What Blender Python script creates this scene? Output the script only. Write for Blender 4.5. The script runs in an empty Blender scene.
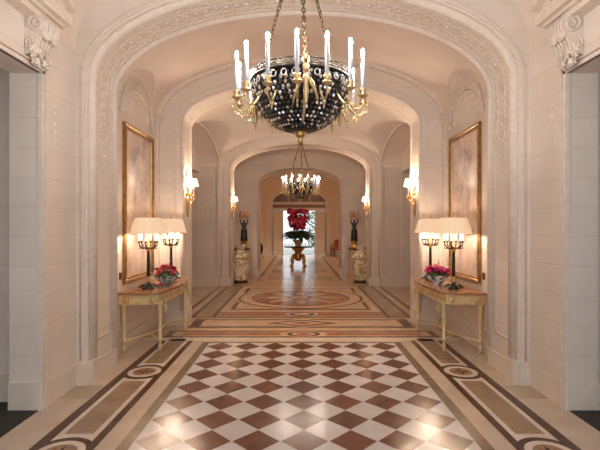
import bpy, bmesh, math, random
from mathutils import Vector, Matrix
random.seed(7)
PI = math.pi
sc = bpy.context.scene
COL = sc.collection

# ------------------------------------------------------------------ helpers
def lin(c):
    return tuple(((v / 255) / 12.92 if v / 255 <= 0.04045 else ((v / 255 + 0.055) / 1.055) ** 2.4) for v in c) + (1,)

class MB:
    def __init__(s):
        s.v = []; s.f = []; s.m = []; s.s = []
    def add(s, vs, fs, m=0, smooth=False):
        o = len(s.v)
        s.v += [tuple(p) for p in vs]
        for f in fs:
            s.f.append([i + o for i in f]); s.m.append(m); s.s.append(smooth)
        return s
    def box(s, x0, x1, y0, y1, z0, z1, m=0):
        x0, x1 = min(x0, x1), max(x0, x1); y0, y1 = min(y0, y1), max(y0, y1)
        vs = [(x, y, z) for z in (z0, z1) for y in (y0, y1) for x in (x0, x1)]
        return s.add(vs, [(0, 2, 3, 1), (4, 5, 7, 6), (0, 1, 5, 4), (2, 6, 7, 3), (0, 4, 6, 2), (1, 3, 7, 5)], m)
    def lathe(s, prof, seg=20, c=(0, 0, 0), m=0, smooth=True, rot=None, a0=0):
        vs = []; fs = []
        n = len(prof)
        for i in range(seg):
            a = a0 + 2 * PI * i / seg
            for r, z in prof:
                p = Vector((r * math.cos(a), r * math.sin(a), z))
                if rot: p = rot @ p
                vs.append((p.x + c[0], p.y + c[1], p.z + c[2]))
        for i in range(seg):
            j = (i + 1) % seg
            for k in range(n - 1):
                fs.append((i * n + k, j * n + k, j * n + k + 1, i * n + k + 1))
        s.add(vs, fs, m, smooth)
        caps = []
        if prof[0][0] > 1e-5: caps.append([i * n for i in range(seg)][::-1])
        if prof[-1][0] > 1e-5: caps.append([i * n + n - 1 for i in range(seg)])
        if caps: s.add(vs, caps, m, False)
        return s
    def tube(s, pts, r, seg=8, m=0, closed=False, smooth=True):
        pts = [Vector(p) for p in pts]
        n = len(pts)
        rs = r if isinstance(r, (list, tuple)) else [r] * n
        vs = []; fs = []
        prev = None
        for i, p in enumerate(pts):
            if closed: t = pts[(i + 1) % n] - pts[i - 1]
            else: t = pts[min(i + 1, n - 1)] - pts[max(i - 1, 0)]
            t.normalize()
            if prev is None:
                u = t.orthogonal().normalized()
            else:
                u = prev - t * prev.dot(t)
                u = u.normalized() if u.length > 1e-6 else t.orthogonal().normalized()
            prev = u
            w = t.cross(u)
            for k in range(seg):
                a = 2 * PI * k / seg
                vs.append(p + (u * math.cos(a) + w * math.sin(a)) * rs[i])
        m_ = n if closed else n - 1
        for i in range(m_):
            j = (i + 1) % n
            for k in range(seg):
                l = (k + 1) % seg
                fs.append((i * seg + k, i * seg + l, j * seg + l, j * seg + k))
        if not closed:
            fs.append(tuple(range(seg))[::-1]); fs.append(tuple((n - 1) * seg + k for k in range(seg)))
        return s.add(vs, fs, m, smooth)
    def ball(s, c, r, seg=10, rings=6, m=0, rot=None, smooth=True):
        if not isinstance(r, (tuple, list)): r = (r, r, r)
        vs = []; fs = []
        for i in range(rings + 1):
            t = PI * i / rings
            for k in range(seg):
                a = 2 * PI * k / seg
                p = Vector((r[0] * math.sin(t) * math.cos(a), r[1] * math.sin(t) * math.sin(a), r[2] * math.cos(t)))
                if rot: p = rot @ p
                vs.append((p.x + c[0], p.y + c[1], p.z + c[2]))
        for i in range(rings):
            for k in range(seg):
                l = (k + 1) % seg
                fs.append((i * seg + k, (i + 1) * seg + k, (i + 1) * seg + l, i * seg + l))
        return s.add(vs, fs, m, smooth)
    def prism(s, poly, d, axis='z', base=0, m=0):
        """poly list of 2d points extruded along axis from base to base+d"""
        n = len(poly)
        def P(p, h):
            if axis == 'z': return (p[0], p[1], h)
            if axis == 'y': return (p[0], h, p[1])
            return (h, p[0], p[1])
        vs = [P(p, base) for p in poly] + [P(p, base + d) for p in poly]
        fs = [tuple(range(n))[::-1], tuple(range(n, 2 * n))]
        fs += [(i, (i + 1) % n, n + (i + 1) % n, n + i) for i in range(n)]
        return s.add(vs, fs, m)
    def build(s, name, mats, parent=None, recalc=True, kind=None):
        me = bpy.data.meshes.new(name)
        me.from_pydata(s.v, [], s.f)
        if not isinstance(mats, (list, tuple)): mats = [mats]
        for x in mats: me.materials.append(x)
        me.polygons.foreach_set('material_index', s.m)
        me.polygons.foreach_set('use_smooth', s.s)
        bm = bmesh.new(); bm.from_mesh(me)
        bmesh.ops.remove_doubles(bm, verts=bm.verts, dist=1e-6)
        bmesh.ops.dissolve_degenerate(bm, dist=1e-7, edges=bm.edges)
        if recalc: bmesh.ops.recalc_face_normals(bm, faces=bm.faces)
        bm.to_mesh(me); bm.free()
        o = bpy.data.objects.new(name, me)
        COL.objects.link(o)
        if parent: o.parent = parent
        if kind: o['kind'] = kind
        return o

def struct(mb, name, mats, recalc=True):
    return mb.build(name, mats, kind='structure', recalc=recalc)

def thing(name, label, cat, loc=(0, 0, 0), rz=0, group=None):
    o = bpy.data.objects.new(name, None); COL.objects.link(o)
    o.empty_display_size = .1
    o.location = loc; o.rotation_euler.z = rz
    o['label'] = label; o['category'] = cat
    if group: o['group'] = group
    return o

def tag(o, label, cat, group=None):
    o['label'] = label; o['category'] = cat
    if group: o['group'] = group
    return o

def inst(src, parent, rz=0, loc=None, rot=None, scale=None):
    o = src.copy(); COL.objects.link(o); o.parent = parent
    if rot: o.rotation_euler = rot
    else: o.rotation_euler.z = rz
    if loc: o.location = loc
    if scale: o.scale = (scale,) * 3
    return o

def copy_tree(o, parent=None):
    c = o.copy(); COL.objects.link(c)
    if parent: c.parent = parent
    for ch in list(o.children): copy_tree(ch, c)
    return c

# ------------------------------------------------------------------ materials
def newmat(name):
    m = bpy.data.materials.new(name); m.use_nodes = True
    nt = m.node_tree
    return m, nt, nt.nodes['Principled BSDF']

def mat(name, c, rough=.5, metal=0, c2=None, scale=8, detail=4, emit=None, estr=0, bump=0, lo=.35, hi=.65, coat=0, spec=None, distort=0, stretch=None):
    m, nt, b = newmat(name)
    b.inputs['Roughness'].default_value = rough
    b.inputs['Metallic'].default_value = metal
    b.inputs['Base Color'].default_value = lin(c)
    if coat: b.inputs['Coat Weight'].default_value = coat; b.inputs['Coat Roughness'].default_value = .05
    if spec is not None: b.inputs['Specular IOR Level'].default_value = spec
    if c2 or bump:
        tc = nt.nodes.new('ShaderNodeTexCoord')
        n = nt.nodes.new('ShaderNodeTexNoise')
        n.inputs['Scale'].default_value = scale; n.inputs['Detail'].default_value = detail
        n.inputs['Distortion'].default_value = distort
        if stretch:
            mp = nt.nodes.new('ShaderNodeMapping'); mp.inputs['Scale'].default_value = stretch
            nt.links.new(tc.outputs['Object'], mp.inputs['Vector']); nt.links.new(mp.outputs['Vector'], n.inputs['Vector'])
        else:
            nt.links.new(tc.outputs['Object'], n.inputs['Vector'])
        if c2:
            r = nt.nodes.new('ShaderNodeValToRGB')
            r.color_ramp.elements[0].position = lo; r.color_ramp.elements[1].position = hi
            r.color_ramp.elements[0].color = lin(c); r.color_ramp.elements[1].color = lin(c2)
            nt.links.new(n.outputs['Fac'], r.inputs['Fac']); nt.links.new(r.outputs['Color'], b.inputs['Base Color'])
        if bump:
            bp = nt.nodes.new('ShaderNodeBump'); bp.inputs['Strength'].default_value = bump; bp.inputs['Distance'].default_value = .01
            nt.links.new(n.outputs['Fac'], bp.inputs['Height']); nt.links.new(bp.outputs['Normal'], b.inputs['Normal'])
    if emit:
        b.inputs['Emission Color'].default_value = lin(emit); b.inputs['Emission Strength'].default_value = estr
    return m

def stone(name, c1, c2, mortar, rough=.6):
    m, nt, b = newmat(name)
    b.inputs['Roughness'].default_value = rough
    tc = nt.nodes.new('ShaderNodeTexCoord')
    sp = nt.nodes.new('ShaderNodeSeparateXYZ'); nt.links.new(tc.outputs['Object'], sp.inputs[0])
    ad = nt.nodes.new('ShaderNodeMath'); ad.operation = 'ADD'
    nt.links.new(sp.outputs['X'], ad.inputs[0]); nt.links.new(sp.outputs['Y'], ad.inputs[1])
    zs = nt.nodes.new('ShaderNodeMath'); zs.operation = 'ADD'; zs.inputs[1].default_value = -.22 + 2.67
    nt.links.new(sp.outputs['Z'], zs.inputs[0])
    cb = nt.nodes.new('ShaderNodeCombineXYZ')
    nt.links.new(ad.outputs[0], cb.inputs['X']); nt.links.new(zs.outputs[0], cb.inputs['Y'])
    br = nt.nodes.new('ShaderNodeTexBrick')
    br.inputs['Scale'].default_value = 1; br.inputs['Mortar Size'].default_value = .0035
    br.inputs['Mortar Smooth'].default_value = .3
    br.inputs['Brick Width'].default_value = 60; br.inputs['Row Height'].default_value = .267
    br.inputs['Color1'].default_value = lin(c1); br.inputs['Color2'].default_value = lin(c2); br.inputs['Mortar'].default_value = lin(mortar)
    nt.links.new(cb.outputs[0], br.inputs['Vector'])
    n = nt.nodes.new('ShaderNodeTexNoise'); n.inputs['Scale'].default_value = 2.2; n.inputs['Detail'].default_value = 6
    nt.links.new(tc.outputs['Object'], n.inputs['Vector'])
    mr = nt.nodes.new('ShaderNodeMapRange'); mr.inputs['From Min'].default_value = .3; mr.inputs['From Max'].default_value = .7
    mr.inputs['To Min'].default_value = .94; mr.inputs['To Max'].default_value = 1.05
    nt.links.new(n.outputs['Fac'], mr.inputs['Value'])
    mx = nt.nodes.new('ShaderNodeMix'); mx.data_type = 'RGBA'; mx.blend_type = 'MULTIPLY'; mx.inputs['Factor'].default_value = 1
    nt.links.new(br.outputs['Color'], mx.inputs[6]); nt.links.new(mr.outputs['Result'], mx.inputs[7])
    nt.links.new(mx.outputs[2], b.inputs['Base Color'])
    return m

M = {}
M['stone'] = stone('limestone', (222, 209, 197), (226, 213, 202), (207, 192, 179))
M['plaster'] = mat('plaster', (226, 211, 199), .7, c2=(231, 217, 206), scale=3)
M['ochre'] = stone('ochre_stone', (225, 202, 174), (229, 207, 181), (208, 185, 158))
M['carved'] = mat('carved_stone', (227, 214, 202), .65, c2=(219, 204, 190), scale=14)
M['skirt'] = mat('skirting_stone', (226, 213, 198), .45, c2=(218, 204, 188), scale=5)
FR = .19
M['cream'] = mat('cream_marble', (204, 186, 168), FR, c2=(194, 174, 154), scale=3.5, detail=6)
M['pale'] = mat('pale_marble', (225, 210, 196), FR, c2=(214, 196, 180), scale=5, detail=6)
M['dark'] = mat('brown_marble', (88, 58, 42), FR, c2=(70, 44, 32), scale=12)
M['olive'] = mat('olive_marble', (128, 108, 84), FR, c2=(110, 92, 70), scale=10)
M['panel'] = mat('tan_marble', (166, 140, 114), FR, c2=(148, 122, 98), scale=4, detail=6)
M['rosso'] = mat('rose_marble', (168, 114, 90), FR, c2=(152, 98, 74), scale=6)
M['softbrown'] = mat('soft_brown_marble', (112, 76, 54), FR, c2=(98, 64, 44), scale=8)
M['softpale'] = mat('soft_pale_marble', (210, 178, 148), FR, c2=(198, 164, 132), scale=5)
M['patch'] = mat('grey_beige_patch', (184, 166, 146), FR, c2=(174, 154, 134), scale=4)
M['warm'] = mat('warm_marble', (203, 174, 146), FR, c2=(190, 158, 128), scale=3)
M['white'] = [mat('white_tile_marble', c, FR, c2=d, scale=5, detail=6) for c, d in
              (((213, 207, 206), (202, 195, 192)), ((208, 201, 199), (199, 191, 187)), ((217, 211, 211), (207, 200, 198)))]
M['red'] = [mat('red_tile_marble', c, FR, c2=d, scale=7, detail=6, lo=.4, hi=.75) for c, d in
            (((99, 57, 40), (113, 67, 48)), ((89, 50, 36), (103, 60, 43)), ((107, 62, 44), (124, 78, 57)), ((95, 54, 38), (118, 71, 52)))]
M['chgold'] = mat('pale_gilt_bronze', (232, 208, 164), .3, .9, c2=(206, 176, 124), scale=20)
M['gold'] = mat('gilded_bronze', (214, 174, 110), .3, 1, c2=(190, 142, 76), scale=20)
M['palegold'] = mat('pale_gilding', (226, 206, 160), .4, .4, c2=(212, 190, 142), scale=14)
M['oldgold'] = mat('picture_frame_gilding', (176, 138, 92), .36, .7, c2=(146, 106, 64), scale=18)
M['bronze'] = mat('dark_bronze', (48, 40, 32), .35, .6)
M['blackb'] = mat('black_patina', (26, 23, 22), .4, .2)
M['greenb'] = mat('dark_green_patina', (34, 40, 32), .35, .2)
M['iron'] = mat('blackened_chain', (96, 78, 56), .45, .8)
M['crystal'] = mat('silvered_crystal', (235, 232, 230), .06, .9)
M['smoky'] = mat('smoky_crystal', (26, 24, 26), .08, 0, coat=.6)
M['candle'] = mat('candle_tube', (205, 208, 216), .5)
M['flame'] = mat('candle_bulb', (255, 250, 240), .5, emit=(255, 246, 235), estr=620)
M['flame2'] = mat('hall_candle_bulb', (255, 250, 240), .5, emit=(255, 236, 214), estr=430)
M['litcandle'] = mat('lit_candle', (255, 245, 225), .5, emit=(255, 232, 200), estr=2.2)
M['shade'] = mat('pleated_lamp_shade', (234, 216, 192), .8, emit=(255, 214, 172), estr=.3)
M['shade2'] = mat('small_lit_shade', (246, 226, 196), .8, emit=(255, 232, 200), estr=1.5)
M['shade3'] = mat('unlit_pink_shade', (206, 160, 132), .8)
M['glow'] = mat('sconce_bulb', (255, 240, 215), .5, emit=(255, 228, 198), estr=1700)
M['lampbulb'] = mat('lamp_bulb', (255, 245, 225), .5, emit=(255, 232, 206), estr=420)
M['salonfill'] = mat('salon_fill_bulb', (255, 240, 215), .5, emit=(255, 228, 200), estr=4200)
M['marbletop'] = mat('orange_brown_marble', (172, 126, 92), .18, c2=(150, 104, 74), scale=9, detail=6)
M['bowlblue'] = mat('blue_and_white_porcelain', (222, 226, 222), .2, c2=(70, 100, 112), scale=17, detail=2, lo=.54, hi=.6, coat=.5)
M['bowlgreen'] = mat('green_and_white_porcelain', (196, 212, 204), .2, c2=(74, 112, 106), scale=26, detail=2, lo=.5, hi=.58, coat=.5)
M['rose'] = mat('crimson_petals', (190, 42, 72), .6, c2=(150, 24, 50), scale=30)
M['rosep'] = mat('coral_petals', (214, 84, 96), .6, c2=(190, 50, 74), scale=30)
M['magenta'] = mat('magenta_petals', (206, 44, 124), .6, c2=(160, 26, 92), scale=30)
M['redfl'] = mat('red_petals', (232, 74, 118), .55, c2=(212, 42, 88), scale=20)
M['pinkfl'] = mat('deep_pink_petals', (240, 130, 164), .55, c2=(226, 88, 128), scale=20)
M['leaf'] = mat('dark_green_leaf', (66, 90, 54), .45, c2=(46, 66, 40), scale=12)
M['stem'] = mat('olive_stem', (120, 104, 62), .6)
M['leafo'] = mat('garden_leaf', (126, 150, 96), .6, c2=(96, 122, 72), scale=6)
M['vase'] = mat('gilded_porcelain', (232, 226, 204), .22, c2=(184, 154, 102), scale=9, detail=3, lo=.44, hi=.58, coat=.5, distort=1.2)
M['vasegold'] = mat('vase_gold_band', (190, 148, 86), .3, .6, c2=(160, 118, 62), scale=20)
M['ped'] = mat('pinkish_marble_pedestal', (206, 168, 140), .35, c2=(192, 150, 122), scale=4)
M['wood'] = mat('painted_door', (240, 230, 218), .45)
M['dimbrown'] = mat('dim_doorway_brown', (120, 92, 70), .45, c2=(106, 80, 60), scale=6, stretch=(8, 8, 1))
M['darkwood'] = mat('dark_mahogany', (96, 50, 32), .3, c2=(74, 38, 24), scale=8)
M['redfab'] = mat('terracotta_upholstery', (158, 84, 62), .8)
M['darkfab'] = mat('charcoal_cloth', (52, 48, 46), .8)
M['carpet'] = mat('charcoal_carpet', (62, 60, 56), .95, c2=(50, 48, 46), scale=60)
M['brass'] = mat('aged_brass', (140, 100, 60), .4, .7)
M['railing'] = mat('white_painted_iron', (214, 214, 212), .5)
M['pave'] = mat('pale_paving', (205, 200, 192), .8, c2=(190, 184, 176), scale=4)
M['tymp'] = mat('grey_brown_fanlight', (150, 122, 98), .3, c2=(132, 106, 84), scale=2)
M['beam'] = mat('brown_transom', (150, 112, 82), .4)
M['plate'] = mat('chandelier_black', (20, 19, 20), .35)

def picture_mat(name, c1, c2, c3, off):
    m, nt, b = newmat(name)
    b.inputs['Roughness'].default_value = .3
    b.inputs['Coat Weight'].default_value = .7; b.inputs['Coat Roughness'].default_value = .02
    tc = nt.nodes.new('ShaderNodeTexCoord'); mp = nt.nodes.new('ShaderNodeMapping')
    mp.inputs['Location'].default_value = (0, off, off * .7); mp.inputs['Scale'].default_value = (1, 1.6, 1.2)
    nt.links.new(tc.outputs['Object'], mp.inputs['Vector'])
    n = nt.nodes.new('ShaderNodeTexNoise'); n.inputs['Scale'].default_value = 2.2; n.inputs['Detail'].default_value = 10; n.inputs['Roughness'].default_value = .65
    nt.links.new(mp.outputs['Vector'], n.inputs['Vector'])
    r = nt.nodes.new('ShaderNodeValToRGB')
    e = r.color_ramp.elements
    e[0].position = .36; e[0].color = lin(c3); e[1].position = .62; e[1].color = lin(c1)
    x = e.new(.47); x.color = lin(c2)
    nt.links.new(n.outputs['Fac'], r.inputs['Fac']); nt.links.new(r.outputs['Color'], b.inputs['Base Color'])
    return m
M['pic'] = picture_mat('faded_landscape', (226, 204, 188), (208, 184, 168), (158, 146, 140), 3.1)

# ------------------------------------------------------------------ geometry of the arches
A1 = dict(y0=4.42, y1=5.09, a=2.24, s=3.22, c=4.19)
A2 = dict(y0=7.08, y1=7.62, a=1.98, s=3.37, c=4.05)
A3 = dict(y0=11.7, y1=12.3, a=1.93, s=3.2, c=3.93)
A4 = dict(y0=14.1, y1=14.7, a=1.38, s=3.05, c=3.6)
A5 = dict(y0=23.5, y1=24.0, a=1.5, s=2.95, c=3.64)

def arch_path(a, s, c, z0=0, n=48):
    b = c - s
    P = [(-a, z0, -1, 0)]
    for i in range(n + 1):
        t = PI - PI * i / n
        x, z = a * math.cos(t), s + b * math.sin(t)
        nx, nz = math.cos(t) / a, math.sin(t) / b
        l = math.hypot(nx, nz)
        P.append((x, z, nx / l, nz / l))
    P.append((a, z0, 1, 0))
    return P

def sweep(mb, path, prof, m=0, smooth=True):
    """prof: closed list of (outward, y)"""
    n = len(prof); vs = []; fs = []
    for x, z, nx, nz in path:
        for r, y in prof: vs.append((x + nx * r, y, z + nz * r))
    for i in range(len(path) - 1):
        for k in range(n):
            l = (k + 1) % n
            fs.append((i * n + k, i * n + l, (i + 1) * n + l, (i + 1) * n + k))
    mb.add(vs, fs, m, smooth)
    e = (len(path) - 1) * n
    mb.add(vs, [tuple(range(n)), tuple(e + k for k in range(n))[::-1]], m, False)

def circ(r0, y0, r, n=8):
    return [(r0 + r * math.cos(2 * PI * k / n), y0 + r * math.sin(2 * PI * k / n)) for k in range(n)]
def rect(r0, r1, y0, y1):
    return [(r0, y0), (r1, y0), (r1, y1), (r0, y1)]

def arch_wall(name, W, H, mats, y0, y1, a, s, c, m2=None):
    mb = MB()
    path = arch_path(a, s, c)
    out = []
    for i, (x, z, nx, nz) in enumerate(path):
        if i == 0: out.append((-W, 0)); continue
        if i == len(path) - 1: out.append((W, 0)); continue
        dx, dz = x, (z - s)
        dz = dz / (c - s) * (H - s); dx = dx / a * W
        k = max(abs(dx) / W, dz / (H - s) if H > s else 0, 1e-6)
        out.append((dx / k, s + dz / k))
    n = len(path)
    for y in (y0, y1):
        vs = [(p[0], y, p[1]) for p in path] + [(q[0], y, q[1]) for q in out]
        mb.add(vs, [(i, i + 1, n + i + 1, n + i) for i in range(n - 1)])
    vs = [(p[0], y0, p[1]) for p in path] + [(p[0], y1, p[1]) for p in path]
    mb.add(vs, [(i, i + 1, n + i + 1, n + i) for i in range(n - 1)])
    vs = [(q[0], y0, q[1]) for q in out] + [(q[0], y1, q[1]) for q in out]
    mb.add(vs, [(i, i + 1, n + i + 1, n + i) for i in range(n - 1)])
    return struct(mb, name, mats)

def ell(x, a, s, c):
    t = 1 - (x / a) ** 2
    return s + (c - s) * math.sqrt(t) if t > 0 else -1

def vault(name, y0, y1, a, s, c, side=None, ext=None, mats=None, ny=24, nx=80):
    """height field ceiling; side=(yc, half, s, c) crossing barrel; ext = alcove half width"""
    xs = [a * math.cos(PI - PI * i / nx) for i in range(nx + 1)]
    ys = [y0 + (y1 - y0) * i / ny for i in range(ny + 1)]
    if side:
        yc, h, ss, cc = side
        ys += [yc + h * math.cos(PI * i / 60) for i in range(61)]
        ys = sorted(set(round(y, 5) for y in ys if y0 <= y <= y1))
        if ext: xs = [-ext, -ext + .02] + [x * 1.0 for x in xs] + [ext - .02, ext]
    def Z(x, y):
        z = ell(x, a, s, c) if abs(x) <= a + 1e-9 else s
        z = max(z, s)
        if abs(x) >= a - 1e-6 and not side: z = s
        if side:
            zz = ell(y - yc, h, ss, cc)
            if abs(x) > a + 1e-6: z = max(zz, ss)
            else: z = max(z, zz)
        return z
    vs = [(x, y, Z(x, y)) for y in ys for x in xs]
    n = len(xs)
    fs = [(j * n + i, j * n + i + 1, (j + 1) * n + i + 1, (j + 1) * n + i) for j in range(len(ys) - 1) for i in range(n - 1)]
    mb = MB().add(vs, fs, 0, True)
    o = struct(mb, name, mats or M['plaster'], recalc=False)
    return o

# ------------------------------------------------------------------ floor (one inlaid marble floor)
fl = MB()
SB, SP = 14, 15
FM = [M['cream'], M['pale'], M['dark'], M['olive'], M['panel'], M['rosso'], M['warm']] + M['white'] + M['red'] + [M['softbrown'], M['softpale'], M['patch']]
CR, PA, DK, OL, PN, RS, WM = range(7); WH = 7; RD = 10
def frect(x0, x1, y0, y1, lay, m):
    z = lay * .0007
    fl.add([(x0, y0, z), (x1, y0, z), (x1, y1, z), (x0, y1, z)], [(0, 1, 2, 3)], m)
def fpoly(pts, lay, m):
    z = lay * .0007
    fl.add([(x, y, z) for x, y in pts], [tuple(range(len(pts)))], m)
def fdisc(x, y, rx, ry, lay, m, n=48):
    fpoly([(x + rx * math.cos(2 * PI * k / n), y + ry * math.sin(2 * PI * k / n)) for k in range(n)], lay, m)
def fboth(x0, x1, y0, y1, lay, m):
    frect(x0, x1, y0, y1, lay, m); frect(-x1, -x0, y0, y1, lay, m)
# base slabs
frect(-2.7, 2.7, -1.6, 6.28, 0, CR)
frect(-3.6, 3.6, 6.28, 7.66, 0, WM)
frect(-3.6, 3.6, 7.66, 14.1, 0, WM)
frect(-3.6, 3.6, 14.1, 24.1, 0, WM)
# grey-beige patches on the cream floor at the pier bases
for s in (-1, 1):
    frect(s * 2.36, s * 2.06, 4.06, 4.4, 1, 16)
# side bands
YB0, YB1 = .6, 6.27
fboth(1.305, 1.40, YB0, 6.03, 1, OL)
frect(-1.40, 1.40, 5.985, 6.03, 2, OL)
fboth(1.56, 1.63, YB0, YB1, 1, DK)
fboth(1.95, 2.04, YB0, YB1, 1, DK)
fboth(1.63, 1.95, YB0, YB1, 1, PA)
CY = [1.36, 3.08, 4.81]
for s in (-1, 1):
    for cy in CY:
        fdisc(s * 1.79, cy, .235, .235, 3, DK)
        fdisc(s * 1.79, cy, .18, .18, 4, PA)
        fdisc(s * 1.79, cy, .125, .125, 5, PN)
        for k in range(8):
            a = k * PI / 4
            fpoly([(s * 1.79 + .11 * math.cos(a), cy + .11 * math.sin(a)), (s * 1.79 + .05 * math.cos(a + .3), cy + .05 * math.sin(a + .3)),
                   (s * 1.79, cy), (s * 1.79 + .05 * math.cos(a - .3), cy + .05 * math.sin(a - .3))], 6, RS if k % 2 else DK)
    ends = [.6] + CY + [6.28]
    for i in range(len(ends) - 1):
        p0 = ends[i] + (.05 if i == 0 else .26); p1 = ends[i + 1] - (.04 if i == len(ends) - 2 else .26)
        frect(s * 1.675, s * 1.905, p0 + .03, p1 - .03, 3, PN)
    # a seam strip across the middle of the long panels
# chequer field
DX, DY = .3725, .3665
Yc0 = 5.82
rows = 15
frect(-1.304, 1.304, Yc0 - rows * DY + .18, Yc0 + DY / 2 + .01, 1, WH)
for j in range(rows):
    for i in range(-3, 4):
        cx, cy = i * DX, Yc0 - j * DY
        g = .004
        fpoly([(cx - DX / 2 + g, cy), (cx, cy - DY / 2 + g), (cx + DX / 2 - g, cy), (cx, cy + DY / 2 - g)], 2, RD + random.randrange(4))
        if i < 3:
            cx += DX / 2; cy -= DY / 2
            fpoly([(cx - DX / 2 + g, cy), (cx, cy - DY / 2 + g), (cx + DX / 2 - g, cy), (cx, cy + DY / 2 - g)], 2, WH + random.randrange(3))
# cross bands between the arches
frect(-2.3, 2.3, 6.10, 6.28, 3, PA)
frect(-2.06, 2.06, 6.285, 6.345, 4, SB)
frect(-1.95, 1.95, 6.345, 6.62, 4, SP)
frect(-1.80, 1.80, 6.40, 6.58, 5, RS)
frect(-2.06, 2.06, 6.62, 6.68, 4, SB)
for s in (-1, 1):
    frect(s * 1.95, s * 2.05, 6.28, 6.68, 5, SB)
fdisc(0.03, 6.48, .36, .19, 6, SP); fdisc(0.03, 6.48, .25, .155, 7, SB); fdisc(0.03, 6.48, .185, .115, 8, SP); fdisc(0.03, 6.48, .11, .07, 9, RS)
frect(-1.95, 1.95, 6.69, 6.86, 3, SP)
frect(-1.85, 1.85, 6.90, 6.95, 4, DK)
frect(-1.85, 1.85, 7.46, 7.5, 4, DK)
frect(-1.85, 1.85, 6.95, 7.46, 4, PN)
frect(-1.72, 1.72, 7.0, 7.42, 5, WM)
for s in (-1, 1):
    fpoly([(s * 1.85, 6.9), (s * 1.85, 7.5), (s * 1.68, 7.5), (s * 1.68, 6.9)], 6, SB)
    fpoly([(s * 1.64, 6.95), (s * 1.64, 7.46), (s * 1.55, 7.46), (s * 1.55, 6.95)], 6, SP)
dm = lambda w, d, l, m: fpoly([(-w + .02, 7.2), (.02, 7.2 - d), (w + .02, 7.2), (.02, 7.2 + d)], l, m)
dm(.78, .33, 6, SP); dm(.6, .25, 7, DK); dm(.44, .18, 8, SP); dm(.2, .1, 9, RS)
frect(-2.0, 2.0, 7.53, 7.6, 3, SP)
frect(-2.2, 2.2, 7.64, 7.70, 3, SB)
frect(-1.55, 1.55, 7.74, 8.16, 3, PN)
frect(-1.5, 1.5, 7.80, 8.10, 4, RS)
fdisc(.02, 7.95, .3, .19, 5, SP); fdisc(.02, 7.95, .24, .15, 6, SB); fdisc(.02, 7.95, .16, .1, 7, SP)
frect(-1.55, 1.55, 8.2, 8.25, 3, SP)
# rosette hall
fboth(2.14, 2.22, 7.7, 11.66, 3, SB); fboth(1.93, 2.0, 7.7, 11.66, 3, SB); fboth(1.55, 1.62, 7.7, 11.66, 3, SB)
fboth(1.62, 1.93, 7.7, 11.66, 2, PN)
frect(-1.39, 1.39, 8.36, 11.3, 4, SB); frect(-1.31, 1.31, 8.45, 11.2, 5, WM)
for s in (-1, 1): frect(s * 1.40, s * 1.30, 9.2, 10.4, 6, WM)
RC = 9.78
fdisc(0, RC, 1.42, 1.32, 7, SB, 72); fdisc(0, RC, 1.36, 1.26, 8, SP, 72); fdisc(0, RC, 1.12, 1.06, 9, SB, 72); fdisc(0, RC, 1.08, 1.02, 10, RS, 72)
for k in range(16):
    a = k * PI / 8
    w = PI / 16
    fpoly([(0, RC), (.62 * math.cos(a - w), RC + .6 * math.sin(a - w)), (1.02 * math.cos(a), RC + .97 * math.sin(a)), (.62 * math.cos(a + w), RC + .6 * math.sin(a + w))], 11, (WM, PN)[k % 2])
fdisc(0, RC, .3, .28, 12, RS); fdisc(0, RC, .2, .19, 13, SP)
# far halls
for y in (11.75, 12.25, 12.9, 14.05, 14.75, 17.0, 20.0):
    frect(-1.9, 1.9, y, y + .07, 3, SB if y < 13 else PN)
for s in (-1, 1):
    frect(s * 1.3, s * 1.22, 12.9, 23.4, 3, SB)
    frect(s * 1.9, s * 1.84, 14.8, 23.4, 3, PN)
frect(-1.0, 1.0, 13.1, 13.9, 3, PN); frect(-1.0, 1.0, 15.2, 16.8, 3, PN); frect(-1.0, 1.0, 17.4, 19.8, 3, PN)
struct(fl, 'floor', FM, recalc=False)
sub = MB().box(-5.8, 5.8, -1.6, 24.1, -.2, -.002)
struct(sub, 'floor_slab', M['cream'])
for s, nm in ((-1, 'floor_left'), (1, 'floor_right')):
    struct(MB().box(s * 2.37, s * 5.8, -1.6, 4.0, -.001, .006), nm, M['carpet'])

# ------------------------------------------------------------------ arch walls
arch_wall('wall_entrance_arch', 3.0, 5.3, M['stone'], **A1)
arch_wall('wall_middle_arch', 3.0, 4.75, M['stone'], **A2)
arch_wall('wall_gallery_arch', 3.3, 4.7, M['stone'], **A3)
arch_wall('wall_salon_arch', 4.2, 4.75, M['stone'], **A4)
arch_wall('wall_back', 4.2, 4.8, M['ochre'], **A5)

tn = [0]
def trim(mb, m=None):
    tn[0] += 1
    return struct(mb, 'trim_%d' % tn[0], m or M['carved'])

# mouldings of the big arch
p1 = arch_path(A1['a'], A1['s'], A1['c'], .23, 64)
t = MB(); sweep(t, p1, circ(.0, 4.505, .055, 14)); trim(t)
t = MB(); sweep(t, p1, rect(.03, .055, 4.402, 4.425), smooth=False); sweep(t, p1, circ(.075, 4.42, .012, 8)); trim(t)
t = MB(); sweep(t, p1, circ(.0, 5.05, .04, 12)); trim(t)
p1p = arch_path(A1['a'], A1['s'], A1['c'], .42, 64)
t = MB(); sweep(t, p1p, circ(.0, 4.61, .014, 8)); sweep(t, p1p, circ(.0, 4.96, .014, 8))
for s in (-1, 1): t.tube([(s * 2.24, 4.61, .42), (s * 2.24, 4.96, .42)], .014, 8)
trim(t)
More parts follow.
